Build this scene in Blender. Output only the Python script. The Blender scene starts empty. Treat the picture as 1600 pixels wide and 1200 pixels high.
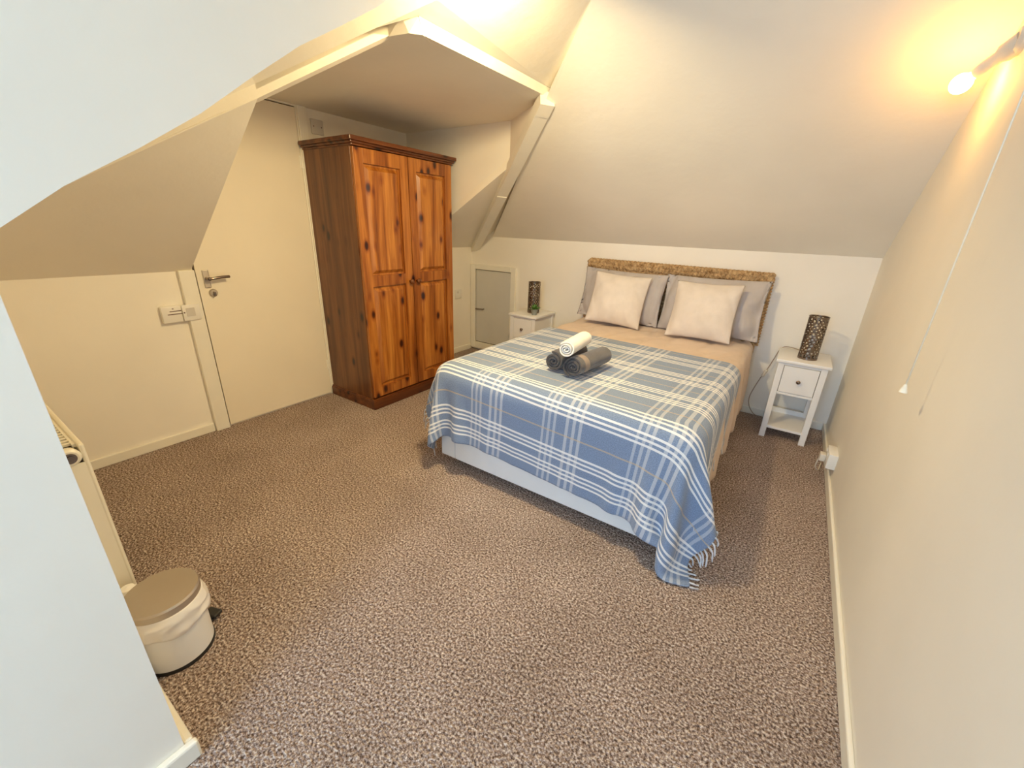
import bpy, bmesh, math, random
import numpy as np
from mathutils import Vector, Matrix, Euler, noise

random.seed(7)
np.random.seed(7)
scene = bpy.context.scene
COL = scene.collection
PI = math.pi
R = math.radians

# ------------------------------------------------------------------ camera
cam_data = bpy.data.cameras.new('camera')
cam_data.sensor_width = 36.0
cam_data.lens = 642.07 / 1600 * 36.0
cam_data.clip_start = 0.02
cam = bpy.data.objects.new('camera', cam_data)
cam.location = (-0.4122, -3.6050, 1.3397)
cam.rotation_euler = (R(90 - 20.9368), R(-2.0028), R(34.4104))
COL.objects.link(cam)
scene.camera = cam

# ------------------------------------------------------------------ light
world = bpy.data.worlds.new('sky')
scene.world = world
world.use_nodes = True
bg = world.node_tree.nodes['Background']
bg.inputs['Color'].default_value = (0.62, 0.80, 1.0, 1)
bg.inputs['Strength'].default_value = 0.6

def area_light(name, loc, rot, sx, sy, power, color):
    d = bpy.data.lights.new(name, 'AREA')
    d.shape = 'RECTANGLE'
    d.size, d.size_y = sx, sy
    d.energy = power
    d.color = color
    o = bpy.data.objects.new(name, d)
    o.location = loc
    o.rotation_euler = rot
    COL.objects.link(o)
    return o

# daylight outside the dormer window, behind the camera
area_light('window_daylight', (-0.72, -6.30, 1.5), (R(84), 0, 0), 1.2, 1.4, 84.0, (0.43, 0.66, 1.0))
BULB_STRENGTH = 68.0
BULB_COLOR = (1.0, 0.50, 0.10, 1)

# added warm fill light with no fixture, unseen just above the frame
area_light('warm_fill_light', (-1.34, -2.20, 2.10), Vector((-0.45, 0.3, -1)).to_track_quat('-Z', 'Y').to_euler(), 0.16, 0.16, 27.0, (1.0, 0.757, 0.39))

vs = scene.view_settings
vs.view_transform = 'Standard'
vs.look = 'None'
vs.gamma = 1.0
vs.use_curve_mapping = False
vs.exposure = 0.26
scene.cycles.max_bounces = 14
scene.cycles.diffuse_bounces = 8
scene.cycles.sample_clamp_indirect = 8.0

# ------------------------------------------------------------------ materials
def new_mat(name):
    m = bpy.data.materials.new(name)
    m.use_nodes = True
    nt = m.node_tree
    b = nt.nodes['Principled BSDF']
    return m, nt, b

def nd(nt, typ, **kw):
    n = nt.nodes.new(typ)
    for k, v in kw.items():
        if k in n.inputs:
            n.inputs[k].default_value = v
        else:
            setattr(n, k, v)
    return n

def coords(nt, kind='Object', scale=(1, 1, 1)):
    tc = nd(nt, 'ShaderNodeTexCoord')
    mp = nd(nt, 'ShaderNodeMapping')
    mp.inputs['Scale'].default_value = scale
    nt.links.new(tc.outputs[kind], mp.inputs['Vector'])
    return mp.outputs['Vector']

def ramp(nt, fac, stops, interp='LINEAR'):
    r = nd(nt, 'ShaderNodeValToRGB')
    cr = r.color_ramp
    cr.interpolation = interp
    while len(cr.elements) < len(stops):
        cr.elements.new(0.5)
    for e, (p, c) in zip(cr.elements, stops):
        e.position = p
        e.color = c if len(c) == 4 else (*c, 1)
    nt.links.new(fac, r.inputs['Fac'])
    return r.outputs['Color']

def bump(nt, b, height, strength, dist=0.01):
    n = nd(nt, 'ShaderNodeBump')
    n.inputs['Strength'].default_value = strength
    n.inputs['Distance'].default_value = dist
    nt.links.new(height, n.inputs['Height'])
    nt.links.new(n.outputs['Normal'], b.inputs['Normal'])

def plain(name, color, rough=0.6, metal=0.0, var=0.04, nscale=8.0, bmp=0.0, bscale=60.0, bdist=0.004):
    """one colour with a faint uneven tone and an optional fine bump"""
    m, nt, b = new_mat(name)
    v = coords(nt)
    n = nd(nt, 'ShaderNodeTexNoise', Scale=nscale, Detail=4.0)
    nt.links.new(v, n.inputs['Vector'])
    lo = tuple(max(0, c * (1 - var)) for c in color)
    hi = tuple(min(1, c * (1 + var)) for c in color)
    nt.links.new(ramp(nt, n.outputs['Fac'], [(0.3, lo), (0.7, hi)]), b.inputs['Base Color'])
    b.inputs['Roughness'].default_value = rough
    b.inputs['Metallic'].default_value = metal
    if bmp:
        n2 = nd(nt, 'ShaderNodeTexNoise', Scale=bscale, Detail=3.0)
        nt.links.new(v, n2.inputs['Vector'])
        bump(nt, b, n2.outputs['Fac'], bmp, bdist)
    return m

def carpet_mat():
    m, nt, b = new_mat('twist_pile_carpet')
    v = coords(nt)
    n1 = nd(nt, 'ShaderNodeTexNoise', Scale=125.0, Detail=3.0, Roughness=0.75)
    n2 = nd(nt, 'ShaderNodeTexNoise', Scale=3.0, Detail=3.0)
    n3 = nd(nt, 'ShaderNodeTexVoronoi', Scale=120.0)
    for n in (n1, n2, n3):
        nt.links.new(v, n.inputs['Vector'])
    c = ramp(nt, n1.outputs['Fac'], [(0.35, (0.075, 0.046, 0.034)), (0.45, (0.33, 0.235, 0.19)),
                                     (0.53, (0.58, 0.45, 0.38)), (0.62, (1.0, 0.89, 0.80))])
    mix = nd(nt, 'ShaderNodeMix', data_type='RGBA', blend_type='MULTIPLY')
    mix.inputs[0].default_value = 1.0
    nt.links.new(c, mix.inputs[6])
    nt.links.new(ramp(nt, n2.outputs['Fac'], [(0.3, (0.80, 0.78, 0.76)), (0.7, (1.0, 1.0, 1.0))]), mix.inputs[7])
    nt.links.new(mix.outputs[2], b.inputs['Base Color'])
    b.inputs['Roughness'].default_value = 0.95
    b.inputs['Specular IOR Level'].default_value = 0.1
    ad = nd(nt, 'ShaderNodeMath', operation='ADD')
    nt.links.new(n1.outputs['Fac'], ad.inputs[0])
    nt.links.new(n3.outputs['Distance'], ad.inputs[1])
    bump(nt, b, ad.outputs[0], 0.9, 0.012)
    return m

def pine_mat(name, light=(0.52, 0.195, 0.034), mid=(0.32, 0.095, 0.012), dark=(0.15, 0.036, 0.005), axis=2, seed=0.0, rough=0.32):
    m, nt, b = new_mat(name)
    sc = [9.0, 9.0, 9.0]
    sc[axis] = 0.55
    v = coords(nt, 'Object', tuple(sc))
    add = nd(nt, 'ShaderNodeVectorMath', operation='ADD')
    add.inputs[1].default_value = (seed, seed * 1.7, seed * 0.6)
    nt.links.new(v, add.inputs[0])
    n1 = nd(nt, 'ShaderNodeTexNoise', Scale=1.6, Detail=5.0, Roughness=0.6, Distortion=0.6)
    n2 = nd(nt, 'ShaderNodeTexNoise', Scale=7.0, Detail=3.0, Roughness=0.6)
    nt.links.new(add.outputs[0], n1.inputs['Vector'])
    nt.links.new(add.outputs[0], n2.inputs['Vector'])
    c1 = ramp(nt, n1.outputs['Fac'], [(0.30, dark), (0.46, mid), (0.60, light)])
    c2 = ramp(nt, n2.outputs['Fac'], [(0.35, (0.72, 0.66, 0.60)), (0.62, (1, 1, 1))])
    mx = nd(nt, 'ShaderNodeMix', data_type='RGBA', blend_type='MULTIPLY')
    mx.inputs[0].default_value = 0.8
    nt.links.new(c1, mx.inputs[6])
    nt.links.new(c2, mx.inputs[7])
    # knots
    ks = [10.0, 10.0, 10.0]
    ks[axis] = 5.2
    v2 = coords(nt, 'Object', tuple(ks))
    ad2 = nd(nt, 'ShaderNodeVectorMath', operation='ADD')
    ad2.inputs[1].default_value = (seed * 2.1, seed * 0.9, seed * 1.3)
    nt.links.new(v2, ad2.inputs[0])
    vo = nd(nt, 'ShaderNodeTexVoronoi', Scale=1.0, Randomness=1.0)
    nt.links.new(ad2.outputs[0], vo.inputs['Vector'])
    k = ramp(nt, vo.outputs['Distance'], [(0.10, (0.07, 0.03, 0.015)), (0.145, (0.30, 0.17, 0.10)), (0.19, (0.72, 0.58, 0.46)), (0.30, (1, 1, 1))])
    mk = nd(nt, 'ShaderNodeMix', data_type='RGBA', blend_type='MULTIPLY')
    mk.inputs[0].default_value = 1.0
    nt.links.new(mx.outputs[2], mk.inputs[6])
    nt.links.new(k, mk.inputs[7])
    nt.links.new(mk.outputs[2], b.inputs['Base Color'])
    b.inputs['Roughness'].default_value = rough
    b.inputs['Coat Weight'].default_value = 0.25
    b.inputs['Coat Roughness'].default_value = 0.2
    bump(nt, b, n2.outputs['Fac'], 0.08, 0.003)
    return m

def weave_mat(name, c_lo, c_hi, scale=70.0, rough=0.85, strength=0.7):
    m, nt, b = new_mat(name)
    v = coords(nt)
    n = nd(nt, 'ShaderNodeTexNoise', Scale=scale, Detail=4.0, Roughness=0.7)
    nt.links.new(v, n.inputs['Vector'])
    nt.links.new(ramp(nt, n.outputs['Fac'], [(0.3, c_lo), (0.7, c_hi)]), b.inputs['Base Color'])
    b.inputs['Roughness'].default_value = rough
    b.inputs['Specular IOR Level'].default_value = 0.2
    bump(nt, b, n.outputs['Fac'], strength, 0.006)
    return m

def fabric(name, color, var=0.06, rough=0.9, strength=0.25, scale=350.0, sheen=0.2):
    m, nt, b = new_mat(name)
    v = coords(nt)
    n = nd(nt, 'ShaderNodeTexNoise', Scale=scale, Detail=2.0)
    n2 = nd(nt, 'ShaderNodeTexNoise', Scale=14.0, Detail=4.0)
    nt.links.new(v, n.inputs['Vector'])
    nt.links.new(v, n2.inputs['Vector'])
    lo = tuple(c * (1 - var) for c in color)
    hi = tuple(min(1, c * (1 + var)) for c in color)
    nt.links.new(ramp(nt, n2.outputs['Fac'], [(0.3, lo), (0.7, hi)]), b.inputs['Base Color'])
    b.inputs['Roughness'].default_value = rough
    b.inputs['Specular IOR Level'].default_value = 0.15
    b.inputs['Sheen Weight'].default_value = sheen
    bump(nt, b, n.outputs['Fac'], strength, 0.002)
    return m

def plaid_mat():
    """checked throw: UV.x in metres across the bed, UV.y in metres up from the foot hem"""
    m, nt, b = new_mat('checked_throw_cloth')
    uv = nd(nt, 'ShaderNodeUVMap')
    uv.uv_map = 'cloth'
    sep = nd(nt, 'ShaderNodeSeparateXYZ')
    nt.links.new(uv.outputs['UV'], sep.inputs[0])
    def stripes(sock, period, offset, bands):
        a = nd(nt, 'ShaderNodeMath', operation='SUBTRACT')
        nt.links.new(sock, a.inputs[0]); a.inputs[1].default_value = offset
        w = nd(nt, 'ShaderNodeMath', operation='WRAP')
        nt.links.new(a.outputs[0], w.inputs[0]); w.inputs[1].default_value = 0.0; w.inputs[2].default_value = period
        d = nd(nt, 'ShaderNodeMath', operation='DIVIDE')
        nt.links.new(w.outputs[0], d.inputs[0]); d.inputs[1].default_value = period
        stops = [(0.0, (0, 0, 0))]
        for lo, hi, v in bands:
            stops += [(lo / period, (v, v, v)), (hi / period, (0, 0, 0))]
        return ramp(nt, d.outputs[0], stops, 'CONSTANT')
    tri = lambda o, w, g, v: [(o + i * (w + g), o + i * (w + g) + w, v) for i in range(3)]
    weft = stripes(sep.outputs['Y'], 0.31, 0.045, tri(0.005, 0.010, 0.012, 0.85) + tri(0.095, 0.010, 0.012, 0.85))
    gold = stripes(sep.outputs['Y'], 0.31, 0.045, [(0.222, 0.230, 0.55)])
    warp = stripes(sep.outputs['X'], 0.43, 0.06, tri(0.0, 0.013, 0.016, 0.42) + tri(0.12, 0.015, 0.018, 0.48))
    base = nd(nt, 'ShaderNodeRGB'); base.outputs[0].default_value = (0.215, 0.285, 0.42, 1)
    n = nd(nt, 'ShaderNodeTexNoise', Scale=260.0, Detail=2.0)
    nt.links.new(uv.outputs['UV'], n.inputs['Vector'])
    bcol = nd(nt, 'ShaderNodeMix', data_type='RGBA', blend_type='MULTIPLY'); bcol.inputs[0].default_value = 1.0
    nt.links.new(base.outputs[0], bcol.inputs[6])
    nt.links.new(ramp(nt, n.outputs['Fac'], [(0.35, (0.74, 0.74, 0.74)), (0.65, (1.2, 1.2, 1.2))]), bcol.inputs[7])
    cur = bcol.outputs[2]
    for fac, colr in ((warp, (0.72, 0.73, 0.74, 1)), (gold, (0.62, 0.46, 0.25, 1)), (weft, (0.88, 0.87, 0.84, 1))):
        mx = nd(nt, 'ShaderNodeMix', data_type='RGBA', blend_type='MIX')
        bw = nd(nt, 'ShaderNodeRGBToBW')
        nt.links.new(fac, bw.inputs[0])
        nt.links.new(bw.outputs[0], mx.inputs[0])
        nt.links.new(cur, mx.inputs[6])
        mx.inputs[7].default_value = colr
        cur = mx.outputs[2]
    nt.links.new(cur, b.inputs['Base Color'])
    b.inputs['Roughness'].default_value = 0.92
    b.inputs['Specular IOR Level'].default_value = 0.1
    b.inputs['Sheen Weight'].default_value = 0.25
    bump(nt, b, n.outputs['Fac'], 0.35, 0.002)
    return m

def emit_mat(name, color, strength):
    m, nt, b = new_mat(name)
    b.inputs['Base Color'].default_value = (0.9, 0.85, 0.75, 1)
    b.inputs['Emission Color'].default_value = color
    b.inputs['Emission Strength'].default_value = strength
    return m

M = {}
M['paint'] = plain('cream_wall_paint', (0.90, 0.86, 0.765), 0.75, var=0.025, nscale=2.2, bmp=0.12, bscale=26.0, bdist=0.006)
M['ceil'] = plain('cream_ceiling_paint', (0.89, 0.845, 0.73), 0.8, var=0.035, nscale=1.8, bmp=0.22, bscale=16.0, bdist=0.008)
M['gloss'] = plain('cream_gloss_trim', (0.88, 0.85, 0.74), 0.35, var=0.02)
M['door'] = plain('cream_door_paint', (0.88, 0.81, 0.66), 0.42, var=0.02, nscale=3.0)
M['hatch'] = plain('grey_hatch_board', (0.66, 0.65, 0.60), 0.5, var=0.03, nscale=4.0)
M['carpet'] = carpet_mat()
M['white'] = plain('white_lacquer', (0.86, 0.86, 0.84), 0.35, var=0.01)
M['plastic'] = plain('white_plastic', (0.84, 0.82, 0.76), 0.35, var=0.01)
M['greyplastic'] = plain('dull_plastic', (0.66, 0.63, 0.58), 0.5, var=0.02)
M['print'] = plain('dark_print', (0.16, 0.10, 0.08), 0.6)
M['radiator'] = plain('radiator_enamel', (0.80, 0.76, 0.63), 0.35, var=0.015)
M['dark'] = plain('dark_gap', (0.09, 0.06, 0.04), 0.8)
M['black'] = plain('black_plastic', (0.02, 0.02, 0.02), 0.4)
M['chrome'] = plain('polished_steel', (0.60, 0.54, 0.46), 0.5, 1.0, var=0.03)
M['bronze'] = plain('dark_chrome', (0.25, 0.20, 0.165), 0.2, 1.0, var=0.12, nscale=40.0)
M['brass'] = plain('worn_brass', (0.62, 0.48, 0.28), 0.35, 1.0)
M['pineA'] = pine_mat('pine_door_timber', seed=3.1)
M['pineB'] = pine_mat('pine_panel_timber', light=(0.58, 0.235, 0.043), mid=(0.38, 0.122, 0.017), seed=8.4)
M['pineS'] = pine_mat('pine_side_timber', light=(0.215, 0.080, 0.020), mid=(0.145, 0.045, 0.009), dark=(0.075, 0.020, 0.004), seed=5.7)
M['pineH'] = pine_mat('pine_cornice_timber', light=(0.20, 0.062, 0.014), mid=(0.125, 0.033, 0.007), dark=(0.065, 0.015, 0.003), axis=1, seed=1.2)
M['knob'] = plain('dark_wood_knob', (0.15, 0.05, 0.015), 0.25)
M['divan'] = plain('white_divan_cloth', (0.78, 0.80, 0.80), 0.8, var=0.02, bmp=0.2, bscale=300.0, bdist=0.001)
M['mattress'] = fabric('mattress_ticking', (0.80, 0.79, 0.76))
M['duvet'] = fabric('beige_duvet_cotton', (0.66, 0.53, 0.42), var=0.04, strength=0.12)
M['pillow'] = fabric('grey_pillow_cotton', (0.50, 0.46, 0.44), var=0.04, strength=0.12)
M['cushion'] = fabric('cream_cushion_linen', (0.72, 0.65, 0.58), var=0.05, strength=0.35, scale=220.0)
M['plaid'] = plaid_mat()
M['yarn'] = fabric('fringe_yarn', (0.62, 0.63, 0.66), var=0.3)
M['towel'] = fabric('charcoal_towelling', (0.070, 0.064, 0.068), var=0.2, strength=0.9, scale=420.0, sheen=0.5)
M['towelband'] = fabric('taupe_towel_band', (0.27, 0.215, 0.175), var=0.08)
M['whitetowel'] = fabric('white_towelling', (0.86, 0.84, 0.79), var=0.04, strength=0.9, scale=420.0)
M['wicker'] = weave_mat('seagrass_weave', (0.20, 0.105, 0.038), (0.70, 0.49, 0.26), 48.0, strength=1.0)
M['liner'] = plain('bin_liner_film', (0.86, 0.83, 0.78), 0.3, var=0.02)
M['leaf'] = plain('green_leaf', (0.09, 0.22, 0.035), 0.5, var=0.3, nscale=60.0)
M['zinc'] = plain('zinc_pot', (0.34, 0.36, 0.33), 0.5, 0.6, var=0.1, nscale=30.0)
M['clear'] = plain('lampholder_cream', (0.72, 0.66, 0.55), 0.4)
M['cord'] = plain('cream_pull_cord', (0.92, 0.88, 0.74), 0.7)
M['flex'] = plain('clear_brown_flex', (0.40, 0.31, 0.24), 0.4)
M['bulb'] = emit_mat('lit_bulb_glass', BULB_COLOR, BULB_STRENGTH)
M['frame'] = plain('window_frame_white', (0.85, 0.85, 0.85), 0.35)

# ------------------------------------------------------------------ mesh helpers
def finish(name, bm, mat, parent=None, smooth=False, mods=()):
    me = bpy.data.meshes.new(name)
    bmesh.ops.recalc_face_normals(bm, faces=bm.faces)
    bm.to_mesh(me)
    bm.free()
    me.materials.append(mat)
    if smooth:
        me.polygons.foreach_set('use_smooth', [True] * len(me.polygons))
        if smooth == 'auto':
            me.set_sharp_from_angle(angle=R(35))
    o = bpy.data.objects.new(name, me)
    COL.objects.link(o)
    if parent is not None:
        o.parent = parent
    for t, kw in mods:
        md = o.modifiers.new(t.lower(), t)
        for k, v in kw.items():
            setattr(md, k, v)
    return o

def box(bm, lo, hi, bev=0.0, mat=None):
    lo, hi = Vector(lo), Vector(hi)
    c, s = (lo + hi) / 2, hi - lo
    g = bmesh.ops.create_cube(bm, size=1.0)
    vv = g['verts']
    for v in vv:
        v.co = Vector((v.co.x * s.x, v.co.y * s.y, v.co.z * s.z)) + c
    if bev > 0:
        ee = list({e for v in vv for e in v.link_edges})
        r = bmesh.ops.bevel(bm, geom=ee, offset=min(bev, min(s) * 0.45), segments=2, profile=0.5, affect='EDGES')
        vv = list({v for f in r['faces'] for v in f.verts} | {v for v in vv if v.is_valid})
    if mat is not None:
        for v in vv:
            v.co = mat @ v.co
    return vv

def frustum(bm, lo, hi, inset, axis=0, sign=1):
    """box whose face on +-axis is inset on the two other axes (raised field of a panel)"""
    vv = box(bm, lo, hi)
    lo, hi = Vector(lo), Vector(hi)
    far = hi[axis] if sign > 0 else lo[axis]
    c = (lo + hi) / 2
    for v in vv:
        if abs(v.co[axis] - far) < 1e-6:
            for a in range(3):
                if a != axis:
                    v.co[a] += inset if v.co[a] < c[a] else -inset
    return vv

def poly(bm, pts):
    vs_ = [bm.verts.new(p) for p in pts]
    return bm.faces.new(vs_)

def prism(bm, pts, off):
    """extrude a 3D polygon by a vector"""
    off = Vector(off)
    a = [bm.verts.new(Vector(p)) for p in pts]
    b_ = [bm.verts.new(Vector(p) + off) for p in pts]
    bm.faces.new(a)
    bm.faces.new(list(reversed(b_)))
    n = len(pts)
    for i in range(n):
        bm.faces.new((a[i], b_[i], b_[(i + 1) % n], a[(i + 1) % n]))

def lathe(bm, prof, seg=32, mat=None, cap=True):
    rings = []
    for r, z in prof:
        ring = []
        for i in range(seg):
            a = 2 * PI * i / seg
            co = Vector((r * math.cos(a), r * math.sin(a), z))
            ring.append(bm.verts.new(mat @ co if mat else co))
        rings.append(ring)
    for p, q in zip(rings, rings[1:]):
        for i in range(seg):
            bm.faces.new((p[i], p[(i + 1) % seg], q[(i + 1) % seg], q[i]))
    if cap:
        if prof[0][0] > 1e-4:
            bm.faces.new(list(reversed(rings[0])))
        if prof[-1][0] > 1e-4:
            bm.faces.new(rings[-1])

def tube(bm, pts, r, seg=10, cap=True):
    pts = [Vector(p) for p in pts]
    n = len(pts)
    rs = r if isinstance(r, (list, tuple)) else [r] * n
    prev = None
    rings = []
    for i, p in enumerate(pts):
        t = (pts[min(i + 1, n - 1)] - pts[max(i - 1, 0)]).normalized()
        if prev is None:
            up = Vector((0, 0, 1)) if abs(t.z) < 0.9 else Vector((1, 0, 0))
            u = t.cross(up).normalized()
        else:
            u = (prev - t * prev.dot(t)).normalized()
        prev = u
        w = t.cross(u)
        rings.append([bm.verts.new(p + (u * math.cos(2 * PI * k / seg) + w * math.sin(2 * PI * k / seg)) * rs[i]) for k in range(seg)])
    for a, b_ in zip(rings, rings[1:]):
        for k in range(seg):
            bm.faces.new((a[k], a[(k + 1) % seg], b_[(k + 1) % seg], b_[k]))
    if cap:
        bm.faces.new(list(reversed(rings[0])))
        bm.faces.new(rings[-1])

def spline(pts, n=24):
    """Catmull-Rom through points"""
    P = [Vector(p) for p in pts]
    P = [P[0] * 2 - P[1]] + P + [P[-1] * 2 - P[-2]]
    out = []
    m = len(P) - 3
    for i in range(m):
        a, b_, c, d = P[i:i + 4]
        k = max(2, n // m)
        for j in range(k):
            t = j / k
            out.append(0.5 * ((2 * b_) + (c - a) * t + (2 * a - 5 * b_ + 4 * c - d) * t * t + (3 * b_ - a - 3 * c + d) * t ** 3))
    out.append(P[-2])
    return out

def B():
    return bmesh.new()

def axis_mat(loc, direction):
    """matrix taking local +Z to the direction"""
    return Matrix.Translation(Vector(loc)) @ Vector(direction).to_track_quat('Z', 'Y').to_matrix().to_4x4()

def empty(name, loc, label, cat, group=None, rz=0.0):
    o = bpy.data.objects.new(name, None)
    o.empty_display_size = 0.1
    o.location = loc
    o.rotation_euler = (0, 0, rz)
    COL.objects.link(o)
    return tag(o, label, cat, group)

def tag(o, label, cat, group=None):
    o['label'] = label
    o['category'] = cat
    if group:
        o['group'] = group
    return o

def structure(o):
    o['kind'] = 'structure'
    return o

# ================================================================== the room
W = 3.397          # room width: right wall x = 0, left wall x = -W, back wall y = 0
YN = -3.515        # near low wall
XC = -1.45         # cheek of the window dormer
YW = -6.10         # window wall
ZT = 2.42
ZF = 2.035         # flat ceiling over the door

# floor
b = B(); box(b, (-W - 0.1, YW - 0.1, -0.05), (0.1, 0.1, 0.0))
structure(finish('floor', b, M['carpet']))

b = B(); box(b, (-W - 0.08, 0.0, 0.0), (0.08, 0.08, ZT))
structure(finish('wall_back', b, M['paint']))
b = B(); box(b, (0.0, YW - 0.08, 0.0), (0.08, 0.0, ZT))
structure(finish('wall_right', b, M['paint']))
b = B(); box(b, (-W - 0.08, YN - 0.08, 0.0), (-W, 0.0, ZT))
structure(finish('wall_left', b, M['paint']))
# low wall behind the radiator
b = B(); box(b, (-W, YN - 0.08, 0.0), (XC - 0.10, YN, ZT))
structure(finish('wall_near', b, M['paint']))
# dormer cheek: vertical wall whose underside follows the roof slope
b = B()
rng = random.Random(3)
edge = []
for i in range(15):
    f = i / 14
    y = -3.518 + f * (-1.93 + 3.518)
    z = 1.290 + 0.711 * (y + 3.518) + (0.007 * math.sin(f * 21 + 0.6) if 0 < i < 14 else 0)
    edge.append((y, z))
pts = [(XC, YW, 0.0), (XC, YN, 0.0)] + [(XC, y, z) for y, z in edge] + [(XC, -1.93, ZT), (XC, YW, ZT)]
prism(b, pts, (-0.10, 0, 0))
structure(finish('wall_cheek', b, M['paint']))
# window wall with its opening
b = B()
wx0, wx1, wz0, wz1 = -1.28, -0.17, 0.85, 2.12
box(b, (XC - 0.1, YW - 0.08, 0), (wx0, YW, ZT)); box(b, (wx1, YW - 0.08, 0), (0.0, YW, ZT))
box(b, (wx0, YW - 0.08, 0), (wx1, YW, wz0)); box(b, (wx0, YW - 0.08, wz1), (wx1, YW, ZT))
structure(finish('wall_window', b, M['paint']))
b = B()
for lo, hi in (((wx0, wz0), (wx1, wz0 + .05)), ((wx0, wz1 - .05), (wx1, wz1)), ((wx0, wz0 + .05), (wx0 + .05, wz1 - .05)), ((wx1 - .05, wz0 + .05), (wx1, wz1 - .05))):
    box(b, (lo[0], YW - 0.06, lo[1]), (hi[0], YW - 0.01, hi[1]), 0.005)
box(b, ((wx0 + wx1) / 2 - .02, YW - 0.05, wz0 + .05), ((wx0 + wx1) / 2 + .02, YW - 0.02, wz1 - .05))
win = structure(finish('window_1', b, M['frame']))
b = B(); box(b, (wx0 - .05, YW - 0.01, wz0 - .03), (wx1 + .05, YW + 0.12, wz0), 0.006)
finish('window_sill', b, M['frame'], win)

# flat ceiling at the top
b = B(); box(b, (-W - 0.08, YW - 0.08, ZT), (0.08, 0.08, ZT + 0.06))
structure(finish('ceiling', b, M['ceil']))

def sheet(name, pts, mat, thick, sub=0):
    """a plastered plane with thickness; pts counter-clockwise seen from the room"""
    b = B()
    p = [Vector(q) for q in pts]
    n = (p[1] - p[0]).cross(p[2] - p[0]).normalized()
    prism(b, p, -n * thick)
    return structure(finish(name, b, mat))

# back slope above the bed
def zb(y): return 1.235 - 0.625 * y
hipA = Vector((-3.10, 0.0, 1.235)); hipB = Vector((-1.787, -1.284, 2.036)); hipC = Vector((-1.399, -1.624, 2.25)); hipD = Vector((-1.14, -1.896, ZT))
sheet('ceiling_slope_back', [(0.0, 0.0, 1.235), (0.0, -1.896, ZT), hipD, hipC, hipB, (-2.42, -0.655, 1.645), (-3.12, 0.0, 1.235)], M['ceil'], 0.05)
# slope above the left wall, beyond the door recess (far corner)
CY = -0.855
sheet('ceiling_slope_corner', [(-W, 0.0, 1.12), (-3.05, 0.0, 1.325), (-2.27, -0.72, 1.785), (-2.27, CY, 1.785), (-W, CY, 1.12)], M['ceil'], 0.05)
# slope above the left wall, near part
A_ = Vector((-2.335, -2.60, 1.778)); E_ = Vector((-1.985, -2.223, 2.035))
sheet('ceiling_slope_left', [(-W, -2.60, 1.03), A_, (-2.682, -2.975, 1.54), (-3.19, YN, 1.178), (-W, YN, 1.03)], M['ceil'], 0.04)
# recess: flat ceiling over the door and wardrobe
Dp = Vector((-1.84, -1.215, 2.042))
b = B()
prism(b, [(-W, -2.60, ZF), (-2.335, -2.60, ZF), E_, (-1.89, -2.205, ZF), (-1.855, -2.165, ZF), Dp, (-1.97, -1.13, ZF), (-2.335, CY, ZF), (-W, CY, ZF)], (0, 0, 0.04))
structure(finish('ceiling_recess', b, M['ceil']))
# recess: far cheek and its diagonal return
b = B()
prism(b, [(-W, CY, 1.12), (-2.335, CY, 1.778), (-2.335, CY, ZF), (-W, CY, ZF)], (0, 0.04, 0))
structure(finish('wall_recess', b, M['paint']))
b = B()
prism(b, [(-2.335, CY, 1.70), (-1.97, -1.13, 1.93), (-1.97, -1.13, ZF), (-2.335, CY, ZF)], (0.02, 0.028, 0))
structure(finish('wall_recess_return', b, M['paint']))
# recess: near cheek above the near slope (faces the far cheek)
b = B()
prism(b, [(-W, -2.60, 1.04), (-W, -2.60, ZF), (-2.40, -2.60, ZF), A_ + Vector((-0.065, 0, -0.036))], (0, -0.03, 0))
structure(finish('wall_recess_near', b, M['paint']))
# diagonal hip board on the near side of the recess
b = B()
d = (E_ - A_)
L0 = Vector((-2.682, -2.975, 1.54))
nrm = Vector((0.735, -0.678, 0)).normalized()
up = Vector((0, 0, 1))
tops = [L0 + up * 0.004, Vector((-2.455, -2.729, 1.742)), A_ + up * 0.048, E_ + up * 0.044]
bots = [L0, Vector((-2.455, -2.729, 1.702)), A_, E_]
for i in range(3):
    prism(b, [bots[i], bots[i + 1], tops[i + 1], tops[i]], (-nrm) * 0.04)
prism(b, [A_ + up * 0.03, E_ + up * 0.03, (A_.x, A_.y, ZF)], (-nrm) * 0.02)
hv = [b.verts.new(p) for p in [E_ - up * .003, Vector((-1.89, -2.205, ZF - .003)), Vector((-1.853, -2.163, ZF - .003)), E_ + up * 0.044, Vector((-1.905, -2.225, 2.084)), Vector((-1.843, -2.194, 2.079)), Vector((-1.96, -2.12, ZF - .003)), Vector((-1.96, -2.12, 2.08)), Vector((-1.88, -2.10, ZF - .002)), Vector((-1.88, -2.10, 2.07))]]
bmesh.ops.convex_hull(b, input=hv)
structure(finish('trim_1', b, M['ceil']))
# soffit rising from the hip board towards the window dormer
b = B()
ext = Vector((0.62, -0.60, 0.42))
A_t, K2 = A_ + up * 0.048, Vector((-1.743, -2.197, 2.108))
kd = K2 - A_t
crease = [Vector((-3.19, -3.514, 1.182)), L0 + up * 0.004, Vector((-2.455, -2.729, 1.742)), A_t, A_t + kd * 0.35, A_t + kd * 0.68, K2, A_t + kd * 2.1]
for p, q in zip(crease, crease[1:]):
    prism(b, [p, q, q + ext, p + ext], (0, 0, 0.03))
prism(b, [A_t, A_t + kd * 0.68, E_ + up * 0.044], (0, 0, 0.01))
structure(finish('ceiling_slope_near', b, M['ceil']))
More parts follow.
